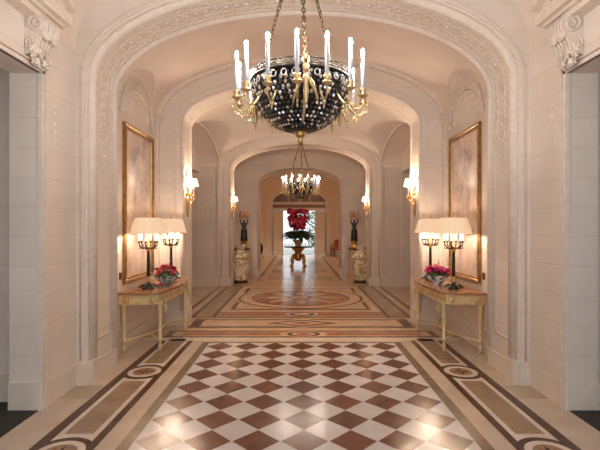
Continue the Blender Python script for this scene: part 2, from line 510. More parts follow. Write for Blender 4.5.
# guilloche ornament in the soffit of the big arch
def path_samples(a, s, c, z0, step):
    P = arch_path(a, s, c, z0, 400)
    out = []; acc = 0; want = step / 2
    for i in range(len(P) - 1):
        x0, z0_, *_ = P[i]; x1, z1_, nx, nz = P[i + 1]
        d = math.hypot(x1 - x0, z1_ - z0_)
        while acc + d >= want:
            f = (want - acc) / d
            out.append((x0 + (x1 - x0) * f, z0_ + (z1_ - z0_) * f, P[i + 1][2] if 0 < i else -1, P[i + 1][3] if 0 < i < len(P) - 2 else 0)); want += step
        acc += d
    return out
g = MB()
for i, (x, z, nx, nz) in enumerate(path_samples(2.24, 3.22, 4.19, 2.62, .115)):
    N = Vector((nx, 0, nz)); T = Vector((nz, 0, -nx)); B = Vector((0, 1, 0)); C = Vector((x, 4.785, z))
    g.tube([C + T * .085 * math.cos(2 * PI * k / 14) + B * .085 * math.sin(2 * PI * k / 14) for k in range(14)], .013, 5, closed=True)
    R = Matrix((T, B, -N)).transposed()
    g.ball(C, (.03, .03, .022), 8, 4, rot=R)
    for sg in (-1, 1):
        g.ball(C + T * .0575 + B * sg * .125, (.05, .02, .014), 6, 4, rot=R)
        g.ball(C + T * .0 + B * sg * .15, (.02, .016, .012), 6, 4, rot=R)
for s in (-1, 1):
    for k in range(5):
        z = 2.57 - k * .075
        g.ball((s * 2.235, 4.785, z), (.015, .035 - k * .005, .034), 8, 5)
        g.ball((s * 2.235, 4.785 - .04 + k * .005, z + .02), (.012, .012, .02), 6, 4)
        g.ball((s * 2.235, 4.785 + .04 - k * .005, z + .02), (.012, .012, .02), 6, 4)
trim(g)

# mouldings of the other arches
def mould(A, z0=.23, big=.03, outer=.11, spread=.2):
    p = arch_path(A['a'], A['s'], A['c'], z0, 56)
    t = MB()
    sweep(t, p, circ(.0, A['y0'], big, 10))
    sweep(t, p, rect(outer, outer + .025, A['y0'] - .018, A['y0'] + .005), smooth=False)
    sweep(t, p, circ(.0, A['y1'] - .02, big, 10))
    trim(t)
mould(A2); mould(A3, outer=.13); mould(A4, outer=.12); mould(A5, big=.05, outer=.2)

# ------------------------------------------------------------------ bay 0: walls beside the camera with tall doorways
for s, nm in ((-1, 'left'), (1, 'right')):
    w = MB()
    X0, X1 = s * 2.36, s * 2.64
    w.box(X0, X1, 3.81, 4.42, 0, 4.95); w.box(X0, X1, 2.1, 3.81, 3.02, 4.95); w.box(X0, X1, -1.6, 2.1, 0, 4.95)
    struct(w, 'wall_' + nm, M['stone'])
    # door architrave
    t = MB()
    for off, wd, pr in ((0, .03, .018), (.045, .012, .028)):
        t.box(X0 - s * pr, X0 + s * .02, 3.803 + off, 3.81 + off + wd, 0, 3.02 + off + wd)
        t.box(X0 - s * pr, X0 + s * .02, 2.1 - off - wd, 3.81 + off + wd, 3.02 + off, 3.02 + off + wd)
    # inner reveal mouldings
    trim(t)
    # skirting
    b = MB()
    b.box(X0 - s * .018, X0, 3.87, 4.42, 0, .23); b.box(X0 - s * .026, X0, 3.87, 4.42, .205, .225)
    b.box(X0, X1, 3.79, 3.81, 0, .25)
    b.box(s * 2.235, X0, 4.385, 4.42, 0, .24)
    b.box(s * 2.175, s * 2.30, 4.40, 4.57, 0, .25)
    b.box(s * 2.22, s * 2.24, 4.5, 5.09, 0, .2)
    struct(b, 'baseboard_' + nm, M['skirt'])
    # pediment over the doorway
    t = MB()
    Yc = 2.95
    for z0, z1, pr, ye in ((3.42, 3.47, .12, 3.90), (3.47, 3.50, .16, 3.92), (3.50, 3.60, .21, 3.95)):
        t.box(X0 - s * pr, X0, 2 * Yc - ye, ye, z0, z1)
    for sg in (-1, 1):
        for z0, z1, pr, ye in ((3.61, 3.67, .16, 3.93), (3.67, 3.80, .23, 3.98)):
            rise = .42
            poly = [(Yc + sg * (ye - Yc), z0 - .02), (Yc + sg * (ye - Yc), z1), (Yc, z1 + rise), (Yc, z0 + rise)]
            t.prism(poly, s * (pr), 'x', X0 - s * pr)
    trim(t)
    # scroll corbel with shell and flowers
    t = MB()
    cy = 3.70
    def spiral(zc, xc, r0, turns, n=26):
        return [(X0 - s * (xc + r0 * (1 - k / n * .85) * math.cos(2 * PI * turns * k / n + 1.2)), zc + r0 * (1 - k / n * .85) * math.sin(2 * PI * turns * k / n + 1.2)) for k in range(n)]
    prof = [(0, 3.44), (.15, 3.44), (.17, 3.38), (.165, 3.32), (.13, 3.27), (.10, 3.22), (.09, 3.16), (.05, 3.12), (0, 3.1)]
    t.prism([(X0 - s * x, z) for x, z in prof], .22, 'y', cy - .11)
    for yy in (cy - .115, cy + .115):
        t.tube([(x, yy, z) for x, z in spiral(3.36, .1, .075, 1.6)], .014, 6)
        t.tube([(x, yy, z) for x, z in spiral(3.19, .055, .05, 1.4)], .011, 6)
    for k in range(5):   # ribs of the scroll
        yy = cy - .085 + k * .0425
        t.tube([(X0 - s * (x + .005), yy, z) for x, z in prof[1:7]], .013, 6)
    for k in range(7):   # shell
        a = -1.2 + 2.4 * k / 6
        t.ball((X0 - s * .15, cy + .07 * math.sin(a), 3.24 + .07 * math.cos(a)), (.03, .026, .05), 7, 5, rot=Matrix.Rotation(-a, 3, 'X'))
    rr = random.Random(5)
    for k in range(22):  # hanging flowers
        yy = cy + rr.uniform(-.11, .11); zz = 3.15 - rr.uniform(0, .12) + abs(yy - cy) * .25
        xx = .05 + rr.uniform(0, .05)
        r_ = rr.uniform(.016, .028)
        t.ball((X0 - s * xx, yy, zz), (r_ * .7, r_, r_), 7, 4)
        for q in range(5):
            a = q * 2 * PI / 5
            t.ball((X0 - s * (xx - .005), yy + r_ * math.cos(a), zz + r_ * math.sin(a)), r_ * .55, 5, 3)
    trim(t)
    # bellflower drop on the wall strip
    t = MB()
    for k in range(5):
        z = 2.78 - k * .085
        t.ball((X0, 4.03, z), (.018, .022 - k * .002, .028), 7, 5)
        t.ball((X0, 4.03 - .022, z + .018), (.012, .011, .016), 6, 4); t.ball((X0, 4.03 + .022, z + .018), (.012, .011, .016), 6, 4)
    trim(t)
    # side passage behind the doorway; unseen end and outer walls added to cut daylight
    w = MB(); w.box(s * 2.64, s * 5.8, 4.0, 4.2, 0, 3.4); w.box(s * 2.64, s * 5.8, -1.7, -1.6, 0, 3.4); w.box(s * 5.8, s * 5.9, .1, 4.2, 0, 3.4)
    struct(w, 'wall_passage_' + nm, M['stone'])
    w = MB(); w.box(s * 2.66, s * 5.8, 3.97, 4.0, 0, .25)
    struct(w, 'baseboard_passage_' + nm, M['skirt'])
    w = MB(); w.box(s * 2.64, s * 5.8, -1.6, 4.2, 3.4, 3.5)
    struct(w, 'ceiling_passage_' + nm, M['plaster'])
vault('ceiling_entrance', -1.6, 4.42, 2.36, 3.5, 4.85)

# ------------------------------------------------------------------ bay 1: niches with consoles
for s, nm in ((-1, 'left'), (1, 'right')):
    XW = s * 2.38
    w = MB(); w.box(XW, s * 2.7, 5.09, 7.08, 0, 4.0)
    struct(w, 'wall_niche_' + nm, M['stone'])
    b = MB(); b.box(XW - s * .02, XW, 5.09, 7.08, 0, .2)
    struct(b, 'baseboard_niche_' + nm, M['skirt'])
    t = MB()
    def arc_yz(half, ss, cc, n=28, x=XW):
        return [(x, 6.17 + half * math.cos(PI * k / n), ss + (cc - ss) * math.sin(PI * k / n)) for k in range(n + 1)]
    t.tube(arc_yz(.61, 3.40, 3.85), .028, 8)
    t.tube(arc_yz(.52, 3.34, 3.72), .012, 6)
    t.tube([(XW, 6.60, 3.2)] + arc_yz(.42, 3.28, 3.58) + [(XW, 5.75, 3.2)], .03, 8)
    t.tube([(XW, 6.53, 3.2)] + arc_yz(.35, 3.26, 3.51) + [(XW, 5.82, 3.2)], .012, 6)
    # rib where the cross vault cuts the main vault
    pts = []
    for k in range(1, 28):
        y = 6.17 + .60 * math.cos(PI * k / 28); z = ell(y - 6.17, .62, 3.4, 3.86)
        q = (z - 3.46) / (4.47 - 3.46)
        if q < 0: continue
        pts.append((s * 2.38 * math.sqrt(max(0, 1 - q * q)), y, z))
    t.tube(pts, .022, 6)
    # acanthus sprays at both springings
    for yc, dr in ((5.58, 1), (6.76, -1)):
        for k in range(5):
            a = -.5 + k * .28
            t.ball((XW - s * .02, yc + dr * (.01 + .02 * k), 3.22 + .062 * k), (.03, .10, .026), 7, 5, rot=Matrix.Rotation(dr * (.75 + .1 * k), 3, 'X'))
        t.ball((XW - s * .03, yc + dr * .02, 3.2), (.03, .05, .045), 8, 5)
        t.tube([(XW - s * .03, yc + dr * (.03 + .05 * (1 - k / 16) * math.cos(k * .7)), 3.3 + .05 * (1 - k / 16) * math.sin(k * .7)) for k in range(16)], .012, 6)
    # cartouche where the vault rib starts
    t.ball((s * 2.34, 7.03, 3.44), (.06, .05, .075), 10, 6); t.ball((s * 2.33, 7.0, 3.36), (.04, .04, .05), 8, 5)
    for k in range(3): t.ball((s * 2.30, 6.99, 3.48 - k * .05), (.022, .02, .03), 6, 4)
    # shell at the crown
    for k in range(5):
        a = -1 + k * .5
        t.ball((XW - s * .02, 6.17 + .05 * math.sin(a), 3.60 + .05 * math.cos(a)), (.02, .016, .045), 6, 4, rot=Matrix.Rotation(-a, 3, 'X'))
    # pilaster strips and dado panel
    for y0, y1 in ((5.09, 5.2), (6.98, 7.08)):
        t.box(XW - s * .03, XW, y0, y1, .2, 3.45)
    t.tube([(XW, 5.5, .3), (XW, 6.86, .3), (XW, 6.86, .72), (XW, 5.5, .72)], .012, 6, closed=True, smooth=False)
    trim(t)
    # brass socket plate
    k = MB(); k.box(XW, XW - s * .012, 5.525, 5.59, .95, 1.04); k.box(XW - s * .012, XW - s * .018, 5.54, 5.575, .975, 1.015)
    o = k.build('wall_socket', M['brass'])
    tag(o, 'small brass socket plate on the wall left of the left console' if s < 0 else 'small brass socket plate on the wall right of the right console', 'socket')
vault('ceiling_niches', 5.09, 7.08, 2.38, 3.46, 4.47, side=(6.17, .62, 3.4, 3.86))
t = MB()
pv = arch_path(2.38, 3.46, 4.47, 3.4, 64)
sweep(t, pv, circ(-.02, 7.06, .055, 10)); sweep(t, pv, circ(-.015, 5.10, .03, 8)); trim(t)

# ------------------------------------------------------------------ bay 2: rosette hall with alcoves
for s, nm in ((-1, 'left'), (1, 'right')):
    w = MB()
    w.box(s * 2.2, s * 3.2, 7.62, 7.83, 0, 4.3); w.box(s * 2.2, s * 3.2, 11.53, 11.7, 0, 4.3)
    w.box(s * 2.75, s * 3.1, 7.83, 8.6, 0, 4.1); w.box(s * 2.75, s * 3.1, 8.6, 11.5, 3.1, 4.1); w.box(s * 2.75, s * 3.1, 11.5, 11.53, 0, 4.1)
    struct(w, 'wall_alcove_' + nm, M['stone'])
    w = MB(); w.box(s * 3.3, s * 3.4, 8.0, 11.6, 0, 3.4)  # brown colour stands in for the shade inside the side doorway
    struct(w, 'wall_lobby_' + nm, M['dimbrown'])
    w = MB(); w.box(s * 3.1, s * 3.4, 8.0, 11.6, 3.1, 3.2)
    struct(w, 'ceiling_lobby_' + nm, M['dimbrown'])
    t = MB()
    t.tube([(s * 2.2, 9.68 + 1.85 * math.cos(PI * k / 40), 3.25 + .65 * math.sin(PI * k / 40)) for k in range(41)], .025, 8)
    for y in (7.84, 11.52): t.box(s * 2.17, s * 2.24, y - .03, y + .03, .23, 3.25)
    # panel on the alcove end wall
    t.tube([(s * 2.32, 11.53, .35), (s * 2.66, 11.53, .35), (s * 2.66, 11.53, 3.0), (s * 2.32, 11.53, 3.0)], .012, 6, closed=True, smooth=False)
    t.box(s * 2.75, s * 2.72, 8.5, 8.6, 0, 3.2); t.box(s * 2.75, s * 2.72, 8.5, 11.53, 3.1, 3.2)
    trim(t)
    b = MB()
    b.box(s * 2.2, s * 2.75, 11.5, 11.53, 0, .23)
    b.box(s * 1.9, s * 2.23, 11.67, 11.7, 0, .24); b.box(s * 1.91, s * 1.95, 11.68, 12.32, 0, .24)
    b.box(s * 1.96, s * 1.99, 7.06, 7.64, 0, .24); b.box(s * 1.96, s * 2.38, 7.05, 7.08, 0, .24)
    struct(b, 'baseboard_alcove_' + nm, M['skirt'])
vault('ceiling_rosette', 7.62, 11.7, 2.2, 3.25, 4.2, side=(9.68, 1.85, 3.25, 3.9), ext=2.9, ny=40)
t = MB()
pv = arch_path(2.2, 3.3, 4.2, .24, 64)
sweep(t, pv, circ(-.01, 11.69, .035, 8)); sweep(t, arch_path(2.2, 3.3, 4.2, 3.2, 64), circ(-.01, 7.63, .03, 8)); trim(t)

# ------------------------------------------------------------------ bay 3 and the salon
for s, nm in ((-1, 'left'), (1, 'right')):
    w = MB(); w.box(s * 2.25, s * 2.5, 12.3, 14.1, 0, 4.2); struct(w, 'wall_passageway_' + nm, M['stone'])
    w = MB(); w.box(s * 3.5, s * 3.7, 14.7, 23.5, 0, 4.6); struct(w, 'wall_salon_' + nm, M['ochre'])
    b = MB(); b.box(s * 1.36, s * 2.25, 14.07, 14.1, 0, .2); b.box(s * 1.36, s * 1.4, 14.08, 14.72, 0, .2)
    b.box(s * 1.75, s * 3.5, 23.46, 23.5, 0, .22)
    struct(b, 'baseboard_salon_' + nm, M['skirt'])
    t = MB()
    t.box(s * 1.52, s * 1.78, 23.42, 23.5, 0, 3.0)
    for x in (2.05, 3.2): t.box(s * x, s * (x + .03), 23.47, 23.5, .4, 3.3)
    t.tube([(s * 2.3, 23.49, .4), (s * 3.1, 23.49, .4), (s * 3.1, 23.49, 3.2), (s * 2.3, 23.49, 3.2)], .02, 6, closed=True, smooth=False)
    trim(t)
vault('ceiling_passageway', 12.3, 14.1, 2.25, 3.2, 4.1)
vault('ceiling_salon', 14.7, 23.5, 3.5, 3.1, 4.4, ny=30)
t = MB(); sweep(t, arch_path(2.25, 3.2, 4.1, .2, 48), circ(-.01, 14.09, .035, 8)); sweep(t, arch_path(3.5, 3.1, 4.4, 3.0, 48), circ(-.01, 23.48, .06, 8)); trim(t)

# far doorway: fanlight, transom, leaves
w = MB()
pp = [(1.5 * math.cos(PI * k / 32), 2.95 + .69 * math.sin(PI * k / 32)) for k in range(33)]
w.prism(pp, .06, 'y', 23.72)
struct(w, 'window_1', M['tymp'])
t = MB()
t.box(-1.5, 1.5, 23.55, 23.85, 2.50, 2.66); t.box(-1.5, 1.5, 23.6, 23.85, 2.66, 2.84, 1); t.box(-1.5, 1.5, 23.52, 23.85, 2.84, 2.98)
for k in (-1, 0, 1): t.box(k * .6 - .02, k * .6 + .02, 23.69, 23.72, 2.95, 3.55)
trim(t, [M['carved'], M['beam']])
def door_leaf(name, s):
    d = MB()
    wd = .74; dp = .05
    # leaf swung open into the embrasure, hinge at jamb; panels as raised frames
    d.box(0, wd, -dp / 2, dp / 2, 0.01, 2.48)
    o = d.build(name, M['wood'], kind='structure')
    o.location = (s * 1.48, 23.62, 0)
    o.rotation_euler.z = (PI + .6) if s > 0 else (-.6)
    p = MB()
    for z0, z1 in ((.2, .85), (.98, 2.32)):
        for sg in (-1, 1):
            y = sg * (dp / 2 + .004)
            p.tube([(.12, y, z0), (wd - .12, y, z0), (wd - .12, y, z1), (.12, y, z1)], .014, 6, closed=True, smooth=False)
    p.build('moulding', M['wood'], o)
    h = MB()
    for sg in (-1, 1):
        h.tube([(wd - .06, 0, 1.05), (wd - .06, sg * .06, 1.05), (wd - .16, sg * .065, 1.05)], .01, 6)
    h.build('door_handle', M['brass'], o)
door_leaf('door_1', -1); door_leaf('door_2', 1)

# outside the door
struct(MB().box(-8, 8, 24.0, 40, -.2, -.01), 'ground', M['pave'])
rail = thing('balustrade', 'white painted iron balustrade on the terrace beyond the far doorway', 'railing', (0, 26.2, 0))
MB().box(-3, 3, -.03, .03, 1.0, 1.06).build('handrail', M['railing'], rail)
MB().box(-3, 3, -.02, .02, .08, .12).build('bottom_rail', M['railing'], rail)
bal = MB().lathe([(.016, .12), (.016, .4), (.034, .55), (.016, .7), (.016, 1.0)], 8).build('baluster', M['railing'], rail)
for k in range(-14, 15):
    if k == -14: bal.location = (-14 * .2, 0, 0)
    else: inst(bal, rail, loc=(k * .2, 0, 0))
def shrub(loc, h, r, label):
    t = thing('garden_shrub', label, 'shrub', loc)
    MB().tube([(0, 0, 0), (.03, 0, h * .4), (0, .02, h * .75)], [.04, .03, .015], 6).build('stem', M['stem'], t)
    f = MB(); rr = random.Random(3)
    for k in range(700):
        a = rr.uniform(0, 2 * PI); z = rr.uniform(.15, 1); q = r * math.sqrt(rr.random()) * (1.1 - abs(z - .55))
        c = Vector((q * math.cos(a), q * math.sin(a), z * h))
        d = Vector((rr.gauss(0, 1), rr.gauss(0, 1), rr.gauss(0, .7))).normalized(); e = d.orthogonal().normalized()
        l = rr.uniform(.06, .11)
        f.add([c - d * l, c + e * l * .4, c + d * l, c - e * l * .4], [(0, 1, 2, 3)])
    f.build('foliage', M['leafo'], t, recalc=False)
shrub((.95, 25.6, 0), 2.5, .5, 'pale green garden shrub seen through the right side of the far doorway')

# ------------------------------------------------------------------ framed pictures
def framed_picture(s, label):
    t = thing('framed_picture', label, 'picture', (s * 2.38, 6.2, .87))
    W, H = .57, 2.17
    m = MB()
    def bar(y0, y1, z0, z1):
        m.box(0, -s * .05, y0, y1, z0, z1)
    fw = .085
    prof = [(0, 0), (0, .03), (.02, .042), (.05, .032), (.06, .02), (.085, .018), (.085, 0)]
    # mitred frame ring
    n = len(prof); vs = []
    for cy, cz in ((-1, 0), (1, 0), (1, 1), (-1, 1)):
        for d, h in prof:
            vs.append((-s * h, cy * (W - d), (d if cz == 0 else H - d)))
    fs = []
    for c in range(4):
        for k in range(n):
            fs.append((c * n + k, c * n + (k + 1) % n, ((c + 1) % 4) * n + (k + 1) % n, ((c + 1) % 4) * n + k))
    m.add(vs, fs)
    m.build('frame', M['oldgold'], t)
    b = MB()
    w2 = W - .085; 
    b.tube([(-s * .02, -w2, .085), (-s * .02, w2, .085), (-s * .02, w2, H - .085), (-s * .02, -w2, H - .085)], .008, 6, closed=True, smooth=False)
    b.build('inner_bead', M['gold'], t)
    MB().box(-s * .004, -s * .014, -w2 - .002, w2 + .002, .082, H - .082).build('painted_panel', M['pic'], t)
    return t
framed_picture(-1, 'tall gilt framed faded landscape above the left console table')
framed_picture(1, 'tall gilt framed faded landscape above the right console table')

# ------------------------------------------------------------------ console tables
def console(s, label):
    """s=+1: stands on the left wall and looks right"""
    t = thing('console_table', label, 'table', (-s * 2.36, 6.22, 0), group=None)
    P = lambda u, v: (s * u, v)
    def outline(ins, n=18):
        pts = [(0.005, -.81 + ins), (.42 - ins, -.81 + ins), (.53 - ins, -.76 + ins)]
        for k in range(n + 1):
            v = -.70 + 1.40 * k / n
            pts.append((.545 - ins + .05 * math.cos(PI * v / 1.4), v * (1 - ins)))
        pts += [(.53 - ins, .76 - ins), (.42 - ins, .81 - ins), (0.005, .81 - ins)]
        return [P(*p) for p in pts]
    m = MB().prism(outline(0), .022, 'z', .778); m.prism(outline(.012), .014, 'z', .764)
    m.build('table_top', M['marbletop'], t)
    m = MB().prism(outline(.045), .115, 'z', .649); m.prism(outline(.033), .014, 'z', .75); m.prism(outline(.033), .014, 'z', .64)
    m.build('apron', M['palegold'], t)
    # carved rosette blocks and guilloche on the apron
    c = MB().ball((0, 0, 0), (.044, .014, .044), 10, 5)
    for k in range(8):
        a = k * PI / 4
        c.ball((.036 * math.cos(a), 0, .036 * math.sin(a)), .016, 6, 4)
    c = c.build('rosette', M['chgold'], t)
    for i, (u, v) in enumerate(((.10, -.775), (.44, -.775), (.10, .775), (.44, .775))):
        if i == 0: c.location = (s * u, v, .70)
        else: inst(c, t, loc=(s * u, v, .70))
    c = MB().ball((0, 0, 0), (.012, .05, .024), 8, 4).build('carved_oval', M['chgold'], t)
    for k in range(-4, 5):
        v = k * .15
        p = (s * (.505 + .05 * math.cos(PI * v / 1.4)), v, .70)
        if k == -4: c.location = p
        else: inst(c, t, loc=p)
    MB().box(s * .17, s * .37, -.776, -.764, .665, .735).build('end_panel', M['palegold'], t)
    # garlands hanging at the front legs
    for v in (-.60, .60):
        gm = MB(); rr = random.Random(11)
        for k in range(14):
            gm.ball((s * (.535 + rr.uniform(-.015, .015)), v + .05 + rr.uniform(-.02, .02), .66 - k * .009), rr.uniform(.012, .02), 6, 4)
        gm.ball((s * .535, v + .05, .52), (.012, .014, .03), 6, 4)
        gm.build('garland', M['palegold'], t)
    leg = MB().lathe([(.015, 0), (.02, .012), (.014, .03), (.024, .05), (.028, .07), (.018, .09), (.016, .10), (.02, .14), (.028, .148), (.028, .165), (.021, .17), (.025, .35), (.031, .58), (.037, .60), (.032, .615), (.042, .625), (.042, .655)], 14).build('leg', M['palegold'], t)
    spots = [(.06, -.73), (.49, -.62), (.49, .60), (.06, .73)]
    for i, (u, v) in enumerate(spots):
        if i == 0: leg.location = (s * u, v, 0)
        else: inst(leg, t, loc=(s * u, v, 0))
    st = MB()
    bz = [(.06 + .24 * math.sin(PI * k / 20) ** 1.0, -.73 + 1.46 * k / 20) for k in range(21)]
    st.tube([(s * u, v, .157) for u, v in bz], .018, 6)
    st.tube([(s * .49, -.62, .157), (s * .30, -.4, .157), (s * .27, -.2, .157)], .016, 6)
    st.tube([(s * .49, .60, .157), (s * .30, .4, .157), (s * .27, .2, .157)], .016, 6)
    st.ball((s * .30, 0, .175), (.05, .05, .03), 10, 6)
    st.build('stretcher', M['palegold'], t)
    return t
console(1, 'gilded bow-fronted console table with brown marble top against the left wall')
console(-1, 'gilded bow-fronted console table with brown marble top against the right wall')
TZ = .80

# ------------------------------------------------------------------ table lamps
def table_lamp(loc, label, rz=0):
    t = thing('table_lamp', label, 'lamp', loc, rz, 'candelabra lamps on the console tables')
    m = MB()
    m.lathe([(.085, 0), (.085, .012), (.06, .02), (.045, .04), (.022, .06), (.02, .085)], 16)
    for k in range(6):   # leafy feet
        a = k * PI / 3
        pts = [(.03 * math.cos(a), .03 * math.sin(a), .05), (.075 * math.cos(a), .075 * math.sin(a), .05), (.105 * math.cos(a), .105 * math.sin(a), .024), (.125 * math.cos(a), .125 * math.sin(a), .026)]
        m.tube(pts, [.012, .02, .016, .008], 6)
    m.build('base', M['greenb'], t)
    MB().lathe([(.02, .085), (.03, .095), (.03, .11), (.018, .125), (.022, .14), (.022, .155), (.017, .165)], 14).build('collar', M['gold'], t)
    MB().lathe([(.017, .165), (.024, .17), (.022, .40), (.019, .50), (.024, .505)], 14).build('column', M['greenb'], t)
    MB().lathe([(.024, .505), (.03, .515), (.028, .53), (.016, .545), (.024, .56), (.02, .575), (.012, .59), (.007, .60), (.007, .98)], 12).build('stem', M['gold'], t)
    arm = MB()
    arm.tube([(.01, 0, .565), (.035, 0, .548), (.085, 0, .555), (.118, 0, .595), (.12, 0, .625)], [.009, .012, .013, .009, .008], 7)
    arm.tube([(.085, 0, .555), (.10, 0, .54), (.12, 0, .55), (.115, 0, .57)], .006, 6)
    arm.lathe([(.006, .62), (.022, .63), (.024, .636), (.011, .64), (.012, .655)], 10, c=(.12, 0, 0))
    arm = arm.build('candle_arm', M['bronze'], t)
    cd = MB().lathe([(.0085, .652), (.0085, .765), (.004, .772)], 8, c=(.12, 0, 0)).build('candle', M['litcandle'], t)
    lb = MB().ball((.12, 0, .795), (.009, .009, .02), 6, 4).build('candle_bulb', M['lampbulb'], cd)
    for k in range(6):
        a = k * PI / 3 + .2
        if k == 0: arm.rotation_euler.z = a; cd.rotation_euler.z = a
        else:
            inst(arm, t, a); c2 = inst(cd, t, a); inst(lb, c2)
    sh = MB()
    n = 72; vs = []; fs = []
    prof = [(.24, .748), (.224, .79), (.207, .85), (.192, .905), (.176, .945), (.166, .958)]
    for i in range(n):
        a = 2 * PI * i / n; pl = 1 + (.008 if i % 2 else -.008)
        for r, z in prof: vs.append((r * pl * math.cos(a), r * pl * math.sin(a), z))
    k_ = len(prof)
    for i in range(n):
        j = (i + 1) % n
        for k in range(k_ - 1): fs.append((i * k_ + k, j * k_ + k, j * k_ + k + 1, i * k_ + k + 1))
    sh.add(vs, fs, 0, False)
    sh.tube([(.241 * math.cos(2 * PI * k / 36), .241 * math.sin(2 * PI * k / 36), .748) for k in range(36)], .004, 5, closed=True)
    sh.tube([(.169 * math.cos(2 * PI * k / 36), .169 * math.sin(2 * PI * k / 36), .958) for k in range(36)], .004, 5, closed=True)
    sh.build('lamp_shade', M['shade'], t)
    MB().lathe([(.004, .975), (.012, .985), (.008, .995), (.014, 1.01), (.002, 1.03)], 10).build('finial', M['gold'], t)
    return t
lampA = table_lamp((-2.085, 5.77, TZ), 'candelabra lamp with wide cream shade at the near end of the left console', .41)
for loc, lb in (((-2.06, 6.72, TZ), 'candelabra lamp with wide cream shade at the far end of the left console'),
                ((2.06, 5.77, TZ), 'candelabra lamp with wide cream shade at the near end of the right console'),
                ((2.04, 6.72, TZ), 'candelabra lamp with wide cream shade at the far end of the right console')):
    c = copy_tree(lampA); c.location = loc; c['label'] = lb; c.rotation_euler.z = .41 if loc[0] < 0 else -.29

# ------------------------------------------------------------------ flowers
def blossom_mesh(seed, petals=3, r=.03):
    rr = random.Random(seed); m = MB()
    m.ball((0, 0, .2 * r), (.45 * r, .45 * r, .5 * r), 7, 5)
    for lay in range(petals):
        np_ = 5 + lay
        for k in range(np_):
            a = 2 * PI * k / np_ + lay * .5 + rr.uniform(-.1, .1)
            tilt = 1.25 - lay * .42
            R = r * (.6 + .25 * lay)
            ca, sa = math.cos(a), math.sin(a)
            vs = []
            for i in range(4):
                q = i / 3
                w = R * .55 * math.sin(PI * (.15 + .75 * q))
                rad = R * q * math.cos(tilt * (1 - .25 * q)); h = R * q * math.sin(tilt * (1 - .25 * q)) - (.12 * R * q * q * lay)
                for sg in (-1, 0, 1):
                    vs.append((ca * (rad + .08 * r) - sa * sg * w, sa * (rad + .08 * r) + ca * sg * w, h + (abs(sg) * .2 * w)))
            fs = [(i * 3 + j, i * 3 + j + 1, (i + 1) * 3 + j + 1, (i + 1) * 3 + j) for i in range(3) for j in range(2)]
            m.add(vs, fs, 0, True)
    return m
def leaf(m, p, d, l, w, droop=.3, mi=0, floor=None):
    d = Vector(d).normalized(); side = d.cross(Vector((0, 0, 1)))
    if side.length < .01: side = Vector((1, 0, 0))
    side.normalize(); vs = []; p = Vector(p)
    for i in range(5):
        q = i / 4
        c = p + d * l * q - Vector((0, 0, 1)) * droop * l * q * q
        ww = w * math.sin(PI * (.08 + .9 * q))
        if floor is not None: c.z = max(c.z, floor)
        vs += [c - side * ww, c + Vector((0, 0, .15 * ww)), c + side * ww]
    m.add(vs, [(i * 3 + j, i * 3 + j + 1, (i + 1) * 3 + j + 1, (i + 1) * 3 + j) for i in range(4) for j in range(2)], mi, True)

def flower_bowl(loc, label, bowlmat, mats, seed, side):
    t = thing('flower_bowl', label, 'flower bowl', loc)
    MB().lathe([(.0, .012), (.05, .0), (.055, .012), (.048, .022), (.09, .05), (.125, .09), (.14, .125), (.145, .132), (.135, .132), (.12, .095), (.08, .055), (0, .045)], 28).build('bowl', bowlmat, t).scale = (1.16, 1.16, 1.04)
    rr = random.Random(seed)
    f = MB()
    f.ball((0, 0, .14), (.15, .15, .06), 14, 7)
    for k in range(75):
        a = rr.uniform(0, 2 * PI); e = rr.uniform(.1, .9)
        leaf(f, (.09 * math.cos(a) * rr.random(), .09 * math.sin(a) * rr.random(), .135), (math.cos(a), math.sin(a), e), rr.uniform(.11, .21), rr.uniform(.016, .03), .45, 0, .138)
    for k in range(7):  # trailing sprigs on the outer side
        a = side + rr.uniform(-.7, .7)
        leaf(f, (.11 * math.cos(a), .11 * math.sin(a), .13), (math.cos(a), math.sin(a), rr.uniform(-.2, .3)), rr.uniform(.1, .17), .02, .8, 0, .06)
    f.build('foliage', M['leaf'], t, recalc=False)
    st = MB()
    st.tube([(0, .02, .15), (.03, .05, .27), (.05, .07, .36)], [.006, .01, .004], 5); st.tube([(0, -.05, .15), (-.02, -.09, .25), (-.03, -.11, .29)], [.006, .012, .004], 5)
    st.build('bare_stem', M['stem'], t)
    srcs = [blossom_mesh(seed + i, r=.05).build('blossom', m, t, recalc=False) for i, m in enumerate(mats)]
    used = set()
    for k in range(24):
        a = rr.uniform(0, 2 * PI); q = .165 * math.sqrt(rr.random()); 
        p = (q * math.cos(a), q * math.sin(a), .17 + .09 * (1 - (q / .165) ** 2) + rr.uniform(-.01, .01))
        rot = (-p[1] * 5 + rr.uniform(-.3, .3), p[0] * 5 + rr.uniform(-.3, .3), rr.uniform(0, 6))
        i = k % len(srcs)
        if i not in used: srcs[i].location = p; srcs[i].rotation_euler = rot; used.add(i)
        else: inst(srcs[i], t, loc=p, rot=rot, scale=rr.uniform(.75, 1.1))
    return t
flower_bowl((-1.97, 6.17, TZ), 'green and white porcelain bowl of crimson and coral roses on the left console', M['bowlgreen'], [M['rose'], M['rosep'], M['rose']], 4, 1.2)
flower_bowl((1.98, 6.2, TZ), 'blue and white porcelain bowl of magenta flowers on the right console', M['bowlblue'], [M['magenta'], M['magenta'], M['rosep']], 9, 2.2)
